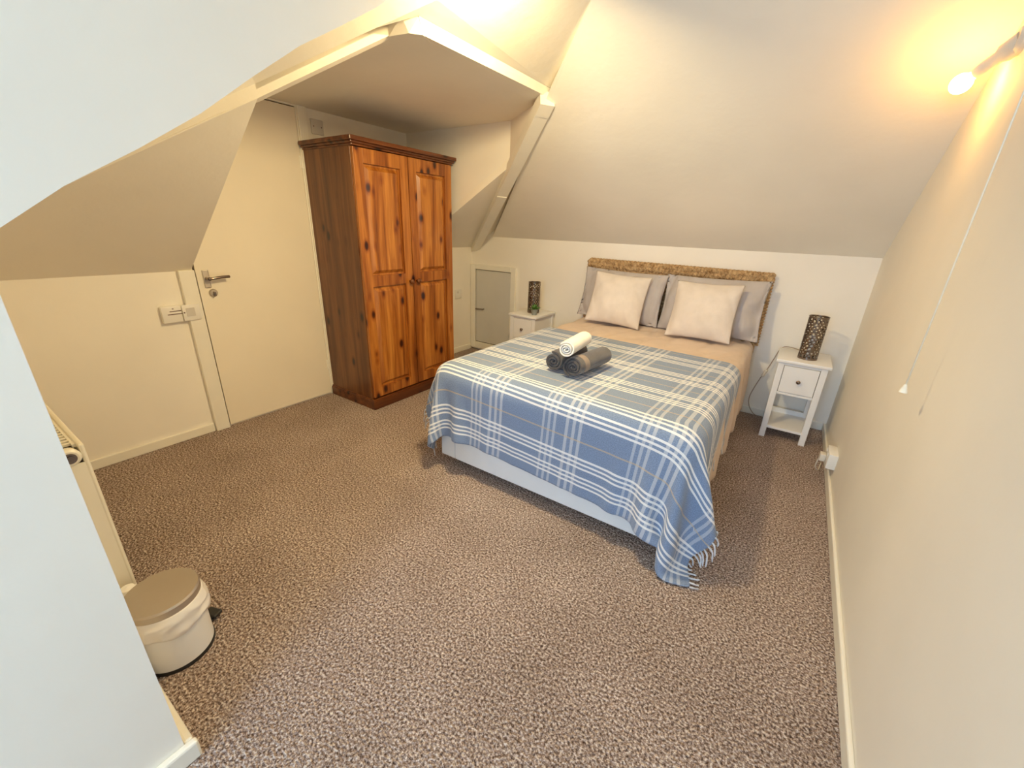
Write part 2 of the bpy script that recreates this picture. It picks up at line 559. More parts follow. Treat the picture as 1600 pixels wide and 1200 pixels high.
# upper slope above the recess fascia
b = B()
F1, F2 = Vector((-1.842, -2.197, 2.080)), Vector((-1.818, -1.20, 2.079))
Em, K3 = A_t + kd * 0.68, A_t + kd * 1.6
HB, HC, HD = hipB + Vector((.03, .02, .02)), hipC + Vector((.02, 0, .01)), hipD + Vector((.02, 0, .01))
tri = [(Em, K2, F1), (Em, F1, Vector((-1.905, -2.225, 2.084))), (Em, Vector((-1.905, -2.225, 2.084)), E_ + up * 0.044), (F1, K2, F2), (K2, HC, F2), (F2, HC, HB), (K2, K3, HC), (K3, HD, HC), (K3, A_t + kd * 2.1, HD)]
for t in tri:
    prism(b, t, (0, 0, 0.03))
structure(finish('ceiling_slope_upper', b, M['ceil']))
# bright fascia along the recess ceiling edge
b = B()
prism(b, [(-1.855, -2.165, ZF - 0.002), (-1.835, -1.21, 2.04), (-1.818, -1.20, 2.078), (-1.840, -2.195, 2.079)], (-0.03, 0, 0))
structure(finish('trim_2', b, M['gloss']))
# projecting hip beam in the far corner
b = B()
P0, P1 = Vector((-3.365, 0.015, 1.128)), Vector((-1.795, -1.262, 2.045))
dv = (P1 - P0).normalized()
nn = Vector((0.30, -0.31, -1.0))
nn = (nn - dv * nn.dot(dv)).normalized()
wv = dv.cross(nn).normalized()
def beam(s0, s1, hw, h0, h1):
    c = []
    for s in (s0, s1):
        o = P0 + (P1 - P0) * s
        c.append([o + wv * hw + nn * h1, o - wv * hw + nn * h1, o - wv * hw + nn * h0, o + wv * hw + nn * h0])
    v0 = [b.verts.new(p) for p in c[0]]; v1 = [b.verts.new(p) for p in c[1]]
    b.faces.new(v0); b.faces.new(list(reversed(v1)))
    for i in range(4):
        b.faces.new((v0[i], v1[i], v1[(i + 1) % 4], v0[(i + 1) % 4]))
beam(0.0, 0.52, 0.040, -0.03, 0.052)
beam(0.52, 0.94, 0.042, -0.03, 0.047)
beam(0.94, 0.985, 0.042, -0.03, 0.050)
structure(finish('trim_3', b, M['gloss']))

# baseboards
def baseboard(name, lo, hi):
    b = B(); box(b, lo, hi, 0.006)
    return structure(finish(name, b, M['gloss']))
HB = 0.06
baseboard('baseboard_back', (-2.79, -0.015, 0), (-0.016, 0, HB))
baseboard('baseboard_right', (-0.015, YW, 0), (0, 0, HB))
baseboard('baseboard_left', (-W, -3.49, 0), (-W + 0.015, -2.675, HB))
baseboard('baseboard_corner', (-W, -0.87, 0), (-W + 0.015, -0.03, HB))
baseboard('baseboard_near', (-W + 0.02, YN, 0), (XC, YN + 0.02, HB))
baseboard('baseboard_cheek', (XC, YW, 0), (XC + 0.02, YN + 0.025, HB))

# ------------------------------------------------------------------ room door
b = B(); box(b, (-W + 0.001, -2.583, 0.012), (-W + 0.012, -1.824, 2.018), 0.002)
door = structure(finish('door_1', b, M['door']))
b = B()
box(b, (-W, -2.672, 0), (-W + 0.028, -2.592, 1.035), 0.004)
box(b, (-W, -1.812, 0), (-W + 0.024, -1.750, ZF), 0.004)
box(b, (-W, -2.60, 2.024), (-W + 0.015, -1.812, ZF), 0.002)
box(b, (-W, -1.8215, 0), (-W + 0.010, -1.812, 2.024))
finish('door_frame', b, M['gloss'], door)
b = B(); box(b, (-W - 0.001, -2.592, 0.0), (-W + 0.0015, -2.583, 2.024)); box(b, (-W - 0.001, -2.592, 2.018), (-W + 0.0015, -1.821, 2.024))
finish('door_gap', b, M['dark'], door)
for zc in (0.25, 1.70):
    b = B(); box(b, (-W + 0.010, -1.836, zc - 0.04), (-W + 0.018, -1.816, zc + 0.04), 0.003); tube(b, [(-W + 0.018, -1.818, zc - 0.04), (-W + 0.018, -1.818, zc + 0.04)], 0.005, 8)
    finish('door_hinge', b, M['gloss'], door)
# lever handle and thumb-turn lock
b = B(); box(b, (-W + 0.012, -2.552, 0.925), (-W + 0.020, -2.518, 1.032), 0.006)
hp = finish('handle_plate', b, M['chrome'], door)
b = B()
tube(b, [(-W + 0.015, -2.535, 0.982), (-W + 0.06, -2.535, 0.982)], 0.011, 14)
tube(b, spline([(-W + 0.058, -2.540, 0.982), (-W + 0.062, -2.515, 0.984), (-W + 0.063, -2.47, 0.989), (-W + 0.060, -2.425, 0.990)], 14), 0.0085, 12)
finish('lever_handle', b, M['bronze'], hp, 'auto')
b = B(); lathe(b, [(0.024, 0), (0.024, 0.006), (0.019, 0.012), (0.0, 0.012)], 24, axis_mat((-W + 0.012, -2.515, 0.893), (1, 0, 0)))
lk = finish('lock_rose', b, M['chrome'], door, 'auto')
b = B(); box(b, (-W + 0.022, -2.520, 0.877), (-W + 0.045, -2.510, 0.903), 0.004)
finish('thumb_turn', b, M['bronze'], lk)

# ------------------------------------------------------------------ eaves hatch
b = B(); box(b, (-3.325, -0.012, 0.10), (-2.868, 0.0, 0.893), 0.003)
hatch = structure(finish('door_2', b, M['hatch']))
b = B()
for lo, hi in (((-3.392, 0.02), (-3.333, 0.950)), ((-2.860, 0.02), (-2.800, 0.950)), ((-3.333, 0.900), (-2.860, 0.950)), ((-3.333, 0.02), (-2.860, 0.092))):
    box(b, (lo[0], -0.028, lo[1]), (hi[0], 0.0, hi[1]), 0.004)
finish('hatch_frame', b, M['gloss'], hatch)
b = B(); box(b, (-3.333, -0.004, 0.092), (-2.860, 0.0, 0.90))
finish('hatch_gap', b, M['dark'], hatch)
b = B(); tube(b, [(-3.315, -0.012, 0.47), (-3.315, -0.035, 0.472), (-3.215, -0.035, 0.478), (-3.215, -0.012, 0.478)], 0.006, 8)
finish('hatch_handle', b, M['bronze'], hatch)

# ================================================================== wardrobe
wd = empty('wardrobe', (-3.12, -1.345, 0), 'two-door knotty pine wardrobe standing beside the cream door', 'wardrobe')
def wpart(name, b, mat, parent=None, smooth=False):
    for v in b.verts:
        v.co -= Vector((-3.12, -1.345, 0))
    return finish(name, b, mat, parent or wd, smooth)
XB, XF, Y0, Y1 = -3.372, -2.872, -1.808, -0.912
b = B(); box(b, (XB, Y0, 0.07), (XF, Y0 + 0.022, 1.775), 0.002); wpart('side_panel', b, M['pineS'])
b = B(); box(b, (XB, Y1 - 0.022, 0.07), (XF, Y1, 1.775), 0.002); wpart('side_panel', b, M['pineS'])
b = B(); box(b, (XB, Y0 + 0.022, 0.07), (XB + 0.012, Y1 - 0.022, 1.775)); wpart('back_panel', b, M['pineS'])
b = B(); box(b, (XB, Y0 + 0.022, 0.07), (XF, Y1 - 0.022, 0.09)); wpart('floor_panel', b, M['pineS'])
b = B()
box(b, (XB - 0.005, Y0 - 0.012, 0), (XF + 0.034, Y1 + 0.012, 0.07), 0.004)
box(b, (XB - 0.004, Y0 - 0.006, 0.068), (XF + 0.028, Y1 + 0.006, 0.080), 0.004)
wpart('plinth', b, M['pineH'])
b = B()
for z0, z1, o in ((1.772, 1.786, 0.008), (1.784, 1.800, 0.018), (1.798, 1.824, 0.030)):
    box(b, (XB, Y0 - o, z0), (XF + 0.022 + o, Y1 + o, z1), 0.005)
wpart('cornice', b, M['pineH'])
ym = (Y0 + Y1) / 2
DZ0, DZ1 = 0.092, 1.768
for (a, c, ks) in ((Y0 + 0.004, ym - 0.003, 1), (ym + 0.003, Y1 - 0.004, -1)):
    st = 0.072
    xf0, xf1 = XF + 0.001, XF + 0.023
    b = B()
    box(b, (xf0, a, DZ0), (xf1, a + st, DZ1), 0.002); box(b, (xf0, c - st, DZ0), (xf1, c, DZ1), 0.002)
    for z0, z1 in ((DZ0, DZ0 + 0.075), (0.912, 0.986), (DZ1 - 0.085, DZ1)):
        box(b, (xf0, a + st, z0), (xf1 - 0.0005, c - st, z1), 0.0015)
    dr = wpart('door', b, M['pineA'])
    for z0, z1 in ((DZ0 + 0.075, 0.912), (0.986, DZ1 - 0.085)):
        b = B()
        box(b, (xf0 + 0.001, a + st, z0), (xf0 + 0.006, c - st, z1))
        frustum(b, (xf0 + 0.005, a + st + 0.009, z0 + 0.012), (xf1 + 0.001, c - st - 0.009, z1 - 0.012), 0.024, 0, 1)
        wpart('door_panel', b, M['pineB'], dr)
    b = B()
    ky = c - 0.032 if ks > 0 else a + 0.032
    lathe(b, [(0.009, 0), (0.008, 0.012), (0.016, 0.018), (0.019, 0.027), (0.014, 0.035), (0.0, 0.037)], 20, axis_mat((xf1 - 0.001, ky, 0.925), (1, 0, 0)))
    wpart('knob', b, M['knob'], dr, True)

# ================================================================== bed
BX0, BX1, BY0, BY1 = -1.945, -0.605, -2.03, -0.09
bed = empty('divan_bed', (-1.275, -1.05, 0), 'double divan bed with white base and woven seagrass headboard', 'bed')
def bpart(name, b, mat, parent=None, smooth=False, mods=()):
    for v in b.verts:
        v.co -= Vector((-1.275, -1.05, 0))
    return finish(name, b, mat, parent or bed, smooth, mods)
b = B(); box(b, (BX0, BY0, 0.05), (BX1, BY1, 0.33), 0.012); bpart('divan_base', b, M['divan'])
b = B(); box(b, (BX0 + 0.11, BY0 - 0.010, 0.058), (BX1 - 0.115, BY0, 0.322), 0.006); bpart('foot_panel', b, M['divan'])
b = B(); box(b, (BX1 - 0.112, BY0 - 0.009, 0.058), (BX1 - 0.004, BY0, 0.322), 0.005); bpart('corner_panel', b, M['divan']); b = B(); box(b, (BX0 + 0.004, BY0 - 0.009, 0.058), (BX0 + 0.107, BY0, 0.322), 0.005); bpart('corner_panel', b, M['divan'])
for x in (BX0 + 0.1, BX1 - 0.1):
    for y in (BY0 + 0.08, BY1 - 0.1):
        b = B(); lathe(b, [(0.022, 0), (0.026, 0.004), (0.026, 0.03), (0.014, 0.05)], 16, Matrix.Translation((x, y, 0))); bpart('castor', b, M['black'], None, 'auto')
b = B(); box(b, (BX0 + 0.005, BY0 + 0.01, 0.33), (BX1 - 0.005, BY1, 0.555), 0.05); bpart('mattress', b, M['mattress'], None, 'auto')

# headboard: woven panel with a thick plaited top roll
hx0, hx1 = -1.985, -0.575
b = B()
nx, nz = 150, 60
def weave_h(u, v):
    """basket relief, u across and v up in metres"""
    row = math.floor(v / 0.034)
    ph = u / 0.075 + (0.5 if row % 2 else 0.0)
    s = abs(math.sin(PI * ph))
    t = math.sin(PI * ((v / 0.034) % 1.0))
    tw = 0.5 + 0.5 * math.sin(2 * PI * (u / 0.011 + v / 0.02 * (1 if row % 2 else -1)))
    return 0.016 * (s ** 0.6) * (t ** 0.5) + 0.004 * tw
grid = []
for j in range(nz + 1):
    z = 0.50 + (1.085 - 0.50) * j / nz
    row = []
    for i in range(nx + 1):
        x = hx0 + (hx1 - hx0) * i / nx
        yb = -0.062 - weave_h(x, z) * (0.0 if i in (0, nx) else 1.0)
        row.append(b.verts.new((x, yb, z)))
    grid.append(row)
for j in range(nz):
    for i in range(nx):
        b.faces.new((grid[j][i], grid[j][i + 1], grid[j + 1][i + 1], grid[j + 1][i]))
box(b, (hx0, -0.062, 0.50), (hx1, -0.020, 1.085), 0.004)
hb = bpart('headboard', b, M['wicker'], None, 'auto')
b = B()
# plaited roll along the top: three strands crossing over each other
for k in range(3):
    pts = []
    n = 260
    for i in range(n + 1):
        u = i / n
        x = hx0 - 0.006 + (hx1 - hx0 + 0.012) * u
        a = 2 * PI * (u * 17 + k / 3)
        pts.append((x, -0.050 + 0.012 * math.sin(2 * a) - 0.004, 1.068 + 0.023 * math.sin(a) - 0.012 * u))
    tube(b, pts, 0.021, 8)
bpart('plaited_roll', b, M['wicker'], hb, 'auto')
for x in (hx0 + 0.004, hx1 - 0.004):
    b = B()
    pts, rr = [], []
    for i in range(161):
        z = 0.56 + (1.07 - 0.56) * i / 160
        pts.append((x, -0.045, z)); rr.append(0.024 + 0.004 * math.sin(i * 0.9))
    tube(b, pts, rr, 10)
    bpart('woven_edge', b, M['wicker'], hb, True)

# ---- rounded box used for the bedding
def rounded(p, lo, hi, r):
    q = Vector((min(max(p.x, lo.x + r), hi.x - r), min(max(p.y, lo.y + r), hi.y - r), min(max(p.z, lo.z + r), hi.z - r)))
    d = p - q
    return q + d.normalized() * r if d.length > 1e-9 else p

# duvet
b = B()
dlo, dhi = Vector((-1.975, -2.052, 0.13)), Vector((-0.572, -0.13, 0.610))
n1, n2, n3 = 66, 90, 22
def duvet_pt(fx, fy, fz):
    p = Vector((dlo.x + (dhi.x - dlo.x) * fx, dlo.y + (dhi.y - dlo.y) * fy, dlo.z + (dhi.z - dlo.z) * fz))
    p = rounded(p, Vector((dlo.x, dlo.y, -0.2)), Vector((dhi.x, dhi.y + 0.1, dhi.z)), 0.075)
    top = max(0.0, (p.z - dhi.z + 0.06) / 0.06)
    f1 = noise.fractal(Vector((p.x * 5 + p.y * 3.0, p.y * 5.0, 0.3)), 1.0, 2.0, 4)
    f2 = abs(noise.noise(Vector((p.x * 7.0 - p.y * 2.5, p.y * 3.0 + 4, 2.2))))
    head = min(1.0, max(0.0, (p.y + 1.25) / 0.4))
    p.z += top * (0.002 + 0.007 * f1 - (0.017 * (1 - min(1, f2 * 6))) * head)
    side = 1.0 - top
    drop = max(0.0, dhi.z - p.z)
    cx = (dlo.x + dhi.x) / 2
    foot = 1.0 if p.y < dlo.y + 0.05 else 0.0
    if foot:
        p.z = dhi.z - drop * 0.55
        p.y -= side * 0.010 * math.sin(p.x * 21)
    else:
        sx = 1 if p.x > cx else -1
        w = 0.014 * math.sin(p.y * 17 + 1.2) + 0.007 * math.sin(p.y * 39) + 0.03 * drop
        p.x += sx * side * w * min(1.0, drop * 4)
    return p
def addgrid(fn, nu, nv):
    g = [[b.verts.new(fn(i / nu, j / nv)) for i in range(nu + 1)] for j in range(nv + 1)]
    for j in range(nv):
        for i in range(nu):
            b.faces.new((g[j][i], g[j][i + 1], g[j + 1][i + 1], g[j + 1][i]))
addgrid(lambda u, v: duvet_pt(u, v, 1.0), n1, n2)
addgrid(lambda u, v: duvet_pt(0.0, u, v), n2, n3)
addgrid(lambda u, v: duvet_pt(1.0, u, v), n2, n3)
addgrid(lambda u, v: duvet_pt(u, 0.0, v), n1, n3)
bmesh.ops.remove_doubles(b, verts=b.verts, dist=0.0015)
tag(finish('duvet', b, M['duvet'], None, True, [('SOLIDIFY', dict(thickness=0.012, offset=-1))]),
    'beige cotton duvet spread over the bed, under the checked throw', 'duvet')

# ---- checked throw: position-based cloth draped over the bed
def drape(ns, nt_, h, origin, ang, lo, hi, r, steps=420):
    S, T = np.meshgrid(np.arange(ns), np.arange(nt_), indexing='xy')
    ca, sa = math.cos(ang), math.sin(ang)
    X = np.zeros((nt_, ns, 3))
    X[..., 0] = origin[0] + ca * S * h - sa * (-T * h)
    X[..., 1] = origin[1] + sa * S * h + ca * (-T * h)
    X[..., 2] = hi[2] + 0.03 + 0.004 * np.sin(S * 0.7) * np.cos(T * 0.5)
    V = np.zeros_like(X)
    lo, hi = np.array(lo), np.array(hi)
    clo, chi = lo + r, hi - r
    rest = ((X[..., 0] > clo[0]) & (X[..., 0] < chi[0]) & (X[..., 1] > clo[1]))[..., None]
    X0 = X.copy(); X0[..., 2] = hi[2] + 0.001
    dt = 1 / 90.0
    def solve(P, di, dj, rest, k):
        a0, a1 = max(0, -di), ns - max(0, di)
        A = P[:nt_ - dj, a0:a1]
        Bv = P[dj:, a0 + di:a1 + di]
        D = Bv - A
        L = np.linalg.norm(D, axis=2, keepdims=True) + 1e-9
        C = 0.5 * k * (L - rest) / L * D
        acc = np.zeros_like(P); cnt = np.zeros(P.shape[:2] + (1,))
        acc[:nt_ - dj, a0:a1] += C; cnt[:nt_ - dj, a0:a1] += 1
        acc[dj:, a0 + di:a1 + di] -= C; cnt[dj:, a0 + di:a1 + di] += 1
        return acc, cnt
    cons = [(1, 0, h, 1.0), (0, 1, h, 1.0), (1, 1, h * 2 ** .5, 0.15), (-1, 1, h * 2 ** .5, 0.15), (2, 0, 2 * h, 0.10), (0, 2, 2 * h, 0.10)]
    for s in range(steps):
        V[..., 2] -= 9.8 * dt
        V *= 0.985
        prev = X.copy()
        P = X + V * dt
        for it in range(22):
            for grp in (cons[:2], cons[2:4], cons[4:]):
                acc = 0; cnt = 0
                for c in grp:
                    a, n = solve(P, *c)
                    acc = acc + a; cnt = cnt + n
                P = P + acc / np.maximum(cnt, 1) * (1.25 if grp is cons[:2] else 1.0) * (2.0 if len(grp) and grp[0][0:2] == (1, 0) else 1.0)
            # collide with the rounded bed and the floor
            q = np.clip(P, clo, chi)
            d = P - q
            dist = np.linalg.norm(d, axis=2, keepdims=True)
            pen = dist < r
            nrm = d / np.maximum(dist, 1e-6)
            Pn = q + nrm * r
            tang = (Pn - prev); tang = tang - nrm * (tang * nrm).sum(2, keepdims=True)
            mu = 0.55 if it == 21 else 0.0
            P = np.where(pen, Pn - mu * tang, P)
            P = np.where(rest, X0, P)     # the flat top lies still
            fl = P[..., 2] < 0.012
            P[..., 2] = np.where(fl, 0.012, P[..., 2])
        V = (P - prev) / dt
        sp = np.linalg.norm(V, axis=2, keepdims=True)
        V = V * np.minimum(1.0, 2.5 / np.maximum(sp, 1e-6))
        X = P
    return X

TH = 0.031
NS, NT = 62, 51
ANG = R(-3.5)
TX, TY = -2.10, -0.86
cloth = drape(NS, NT, TH, (TX, TY), ANG, (-1.985, -2.078, -0.50), (-0.560, 0.2, 0.632), 0.085)
me = bpy.data.meshes.new('throw_blanket')
verts = cloth.reshape(-1, 3).tolist()
faces = [(j * NS + i, j * NS + i + 1, (j + 1) * NS + i + 1, (j + 1) * NS + i) for j in range(NT - 1) for i in range(NS - 1)]
me.from_pydata(verts, [], faces)
uvl = me.uv_layers.new(name='cloth')
for lp in me.loops:
    j, i = divmod(lp.vertex_index, NS)
    uvl.data[lp.index].uv = (i * TH, (NT - 1 - j) * TH)
me.materials.append(M['plaid'])
me.polygons.foreach_set('use_smooth', [True] * len(me.polygons))
throw = bpy.data.objects.new('throw_blanket', me)
COL.objects.link(throw)
md = throw.modifiers.new('sub', 'SUBSURF'); md.levels = 2; md.render_levels = 2
md = throw.modifiers.new('thick', 'SOLIDIFY'); md.thickness = 0.004; md.offset = 1
tag(throw, 'blue and grey checked throw with white stripes draped over the foot of the bed', 'blanket')
frng = random.Random(11)
for side in (0, NS - 1):
    b = B()
    inner = 1 if side == 0 else NS - 2
    for k in range(64):
        f = k / 63 * (NT - 1.001)
        j = int(f); w = f - j
        e = Vector(cloth[j, side]) * (1 - w) + Vector(cloth[j + 1, side]) * w
        q = Vector(cloth[j, inner]) * (1 - w) + Vector(cloth[j + 1, inner]) * w
        dr = (e - q).normalized()
        ln = 0.055 + 0.02 * frng.random()
        pts = [e - dr * 0.004]
        cur = e.copy()
        dirn = dr.copy()
        for s in range(5):
            dirn = (dirn + Vector((frng.uniform(-.25, .25), frng.uniform(-.25, .25), -0.45))).normalized()
            cur = cur + dirn * ln / 5
            cur.z = max(cur.z, 0.010)
            pts.append(cur.copy())
        tube(b, pts, [0.0035, 0.0045, 0.0032, 0.0036, 0.0038, 0.0026], 6)
    fr = finish('fringe', b, M['yarn'], throw, True)
    fr['kind'] = 'stuff'

# ---- pillows and cushions
def cushion(name, w, h, t, loc, rot, mat, label, cat, group, seed, pinch=0.05, wr=0.016):
    b = B()
    n = 34
    m4 = Matrix.Translation(Vector(loc)) @ Euler(rot).to_matrix().to_4x4()
    sides = []
    for sg in (1, -1):
        g = []
        for j in range(n + 1):
            row = []
            for i in range(n + 1):
                u = -1 + 2 * i / n; v = -1 + 2 * j / n
                u = math.sin(u * PI / 2) * 0.5 + u * 0.5; v = math.sin(v * PI / 2) * 0.5 + v * 0.5
                x = w / 2 * u * (1 - pinch * (1 - v * v))
                z = h / 2 * v * (1 - pinch * (1 - u * u))
                th = t / 2 * (max(0, 1 - abs(u) ** 2.4) ** 0.62) * (max(0, 1 - abs(v) ** 2.4) ** 0.62)
                f = noise.fractal(Vector((x * 6 + seed, z * 6, sg * 3.0)), 1.0, 2.0, 3)
                cr = abs(noise.noise(Vector((x * 7 + seed * 2, z * 3.0 + x * 5, sg))))
                edge_ = max(abs(u), abs(v)) ** 2
                th += (wr * 1.3 * f - wr * (0.6 + 1.6 * edge_) * max(0, 1 - cr * 5)) * min(1, th / 0.02)
                row.append(b.verts.new(m4 @ Vector((x, -sg * th, z + h / 2))))
            g.append(row)
        for j in range(n):
            for i in range(n):
                b.faces.new((g[j][i], g[j][i + 1], g[j + 1][i + 1], g[j + 1][i]))
    bmesh.ops.remove_doubles(b, verts=b.verts, dist=0.0008)
    return tag(finish(name, b, mat, None, True), label, cat, group)

ZP = 0.622
cushion('pillow', 0.725, 0.42, 0.20, (-1.632, -0.225, ZP), (R(-13), R(1), R(-2)), M['pillow'], 'grey pillow leaning on the headboard, nearer the wooden wardrobe', 'pillow', 'grey pillows against the headboard', 1.0)
cushion('pillow', 0.725, 0.43, 0.20, (-0.915, -0.245, ZP), (R(-13), R(-1), R(-3)), M['pillow'], 'grey pillow leaning on the headboard, nearer the pull cord wall', 'pillow', 'grey pillows against the headboard', 5.3)
cushion('cushion', 0.45, 0.42, 0.17, (-1.590, -0.430, ZP + 0.003), (R(-22), R(3), R(6)), M['cushion'], 'cream square cushion in front of the pillow nearer the wardrobe', 'cushion', 'cream cushions on the bed', 9.1, 0.06, 0.006)
cushion('cushion', 0.45, 0.42, 0.17, (-0.930, -0.460, ZP + 0.003), (R(-22), R(-1), R(-2)), M['cushion'], 'cream square cushion in front of the pillow nearer the pull cord wall', 'cushion', 'cream cushions on the bed', 13.7, 0.06, 0.006)

# ---- rolled towels
def towel(name, r, ln, loc, rz, turns, mat, label, group, band=None, squash=0.96):
    root = empty(name, loc, label, 'towel', group, rz)
    def sheet_(bm, y0, y1, r_out, off, t0=0.0):
        n = int(turns * 30)
        pitch = (r_out - 0.006) / turns
        th = pitch * 0.66
        ys = [y0 + (y1 - y0) * k / 6 for k in range(7)]
        inner, outer = [], []
        for i in range(n + 1):
            a = t0 + 2 * PI * turns * i / n
            rr = 0.006 + pitch * turns * i / n
            wob = 1 + 0.05 * math.sin(a * 2 + 0.7)
            ro, ri = rr * wob + off, max(0.002, rr * wob - th)
            ri_, ro_ = [], []
            for k, y in enumerate(ys):
                endf = 0.94 if k in (0, 6) else 1.0
                yy = y + 0.004 * math.sin(a * 1.3)
                ro_.append(bm.verts.new((math.cos(a) * (ri + (ro - ri) * endf), yy, math.sin(a) * (ri + (ro - ri) * endf) * squash)))
                ri_.append(bm.verts.new((math.cos(a) * ri, yy, math.sin(a) * ri * squash)))
            inner.append(ri_); outer.append(ro_)
        for i in range(n):
            for k in range(6):
                bm.faces.new((outer[i][k], outer[i][k + 1], outer[i + 1][k + 1], outer[i + 1][k]))
                bm.faces.new((inner[i][k], inner[i + 1][k], inner[i + 1][k + 1], inner[i][k + 1]))
            bm.faces.new((outer[i][0], outer[i + 1][0], inner[i + 1][0], inner[i][0]))
            bm.faces.new((outer[i][6], inner[i][6], inner[i + 1][6], outer[i + 1][6]))
        for rows in (0, n):
            for k in range(6):
                bm.faces.new((outer[rows][k], inner[rows][k], inner[rows][k + 1], outer[rows][k + 1]))
    b = B()
    sheet_(b, -ln / 2, ln / 2, r, 0.0, 0.6)
    roll = finish('towel_roll', b, mat, root, 'auto')
    if band:
        b = B()
        pts = [(r * 1.0 + 0.003, band[0]), (r * 1.0 + 0.0045, band[0] + 0.003), (r * 1.0 + 0.0045, band[1] - 0.003), (r * 1.0 + 0.003, band[1])]
        n = 48
        rings = []
        for i in range(n + 1):
            a = 0.6 + 2 * PI * turns - 2 * PI * 0.96 * i / n
            wob = 1 + 0.05 * math.sin(a * 2 + 0.7)
            rr0 = (0.006 + (r - 0.006) / turns * turns * (1 - 0.96 / turns * i / n)) * wob
            rings.append([b.verts.new((math.cos(a) * (rr0 + 0.002), y, math.sin(a) * (rr0 + 0.002) * squash)) for _, y in pts])
        for p, q in zip(rings, rings[1:]):
            for k in range(3):
                b.faces.new((p[k], p[k + 1], q[k + 1], q[k]))
        finish('woven_band', b, M['towelband'], root, True, [('SOLIDIFY', dict(thickness=0.002))])
    return root
ZC = 0.638
towel('rolled_towel', 0.058, 0.27, (-1.360, -1.655, ZC + 0.056), R(-4), 3.2, M['towel'], 'plain charcoal rolled towel on the throw, on the wardrobe side of the banded one', 'rolled towels on the bed')
towel('rolled_towel', 0.060, 0.30, (-1.222, -1.670, ZC + 0.058), R(-7), 3.6, M['towel'], 'charcoal rolled towel with a taupe woven band, lying on the throw', 'rolled towels on the bed', band=(-0.115, -0.075))
towel('rolled_towel', 0.046, 0.26, (-1.290, -1.705, ZC + 0.056 + 0.090), R(5), 3.3, M['whitetowel'], 'small white rolled towel resting on top of two charcoal rolls', 'rolled towels on the bed')

# ================================================================== nightstands
def nightstand(name, loc, label):
    root = empty(name, loc, label, 'nightstand', 'white nightstands beside the bed')
    w, d, h = 0.275, 0.355, 0.578
    lg = 0.036
    b = B(); box(b, (-w / 2 - 0.016, -d / 2 - 0.014, h - 0.022), (w / 2 + 0.016, d / 2, h), 0.005); finish('top', b, M['white'], root, 'auto')
    for sx in (-1, 1):
        for sy in (-1, 1):
            b = B()
            x0 = -w / 2 if sx < 0 else w / 2 - lg
            y0 = -d / 2 if sy < 0 else d / 2 - lg
            vv = box(b, (x0, y0, 0), (x0 + lg, y0 + lg, h - 0.022), 0.002)
            finish('leg', b, M['white'], root)
        b = B()
        x = -w / 2 + 0.008 if sx < 0 else w / 2 - 0.020
        box(b, (x, -d / 2 + lg, h - 0.245), (x + 0.012, d / 2 - lg, h - 0.022)); finish('side_panel', b, M['white'], root)
    b = B(); box(b, (-w / 2 + lg, d / 2 - 0.02, h - 0.245), (w / 2 - lg, d / 2 - 0.010, h - 0.022)); finish('back_panel', b, M['white'], root)
    b = B(); box(b, (-w / 2 + lg, d / 2 - 0.03, 0.085), (w / 2 - lg, d / 2 - 0.012, 0.125)); finish('back_rail', b, M['white'], root)
    b = B(); box(b, (-w / 2 + lg, -d / 2 + 0.004, h - 0.245), (w / 2 - lg, -d / 2 + 0.026, h - 0.228), 0.002); finish('rail', b, M['white'], root); b = B(); box(b, (-w / 2 + lg, -d / 2 + 0.004, h - 0.040), (w / 2 - lg, -d / 2 + 0.026, h - 0.022), 0.002); finish('rail', b, M['white'], root)
    b = B(); box(b, (-w / 2 + 0.01, -d / 2 + 0.006, 0.072), (w / 2 - 0.01, d / 2 - 0.012, 0.090), 0.002); finish('shelf', b, M['white'], root)
    b = B(); box(b, (-w / 2 + lg + 0.003, -d / 2 + 0.001, h - 0.2255), (w / 2 - lg - 0.003, -d / 2 + 0.021, h - 0.0425), 0.002); box(b, (-w / 2 + lg + 0.006, -d / 2 + 0.021, h - 0.215), (w / 2 - lg - 0.006, d / 2 - 0.03, h - 0.07)); dw = finish('drawer', b, M['white'], root)
    b = B(); lathe(b, [(0.006, 0), (0.005, 0.010), (0.012, 0.016), (0.013, 0.022), (0.008, 0.028), (0, 0.029)], 18, axis_mat((0, -d / 2 + 0.001, h - 0.135), (0, -1, 0))); finish('knob', b, M['bronze'], dw, True)
    b = B(); box(b, (-w / 2 + lg + 0.0006, -d / 2 + 0.012, h - 0.228), (w / 2 - lg - 0.0006, -d / 2 + 0.016, h - 0.040)); finish('drawer_gap', b, M['dark'], root)
    return root
nr = nightstand('nightstand', (-0.260, -0.222, 0), 'white nightstand with a dark drawer knob, next to the white wall socket box')
nl = nightstand('nightstand', (-2.455, -0.222, 0), 'white nightstand holding a small potted plant, beside the low hatch door')

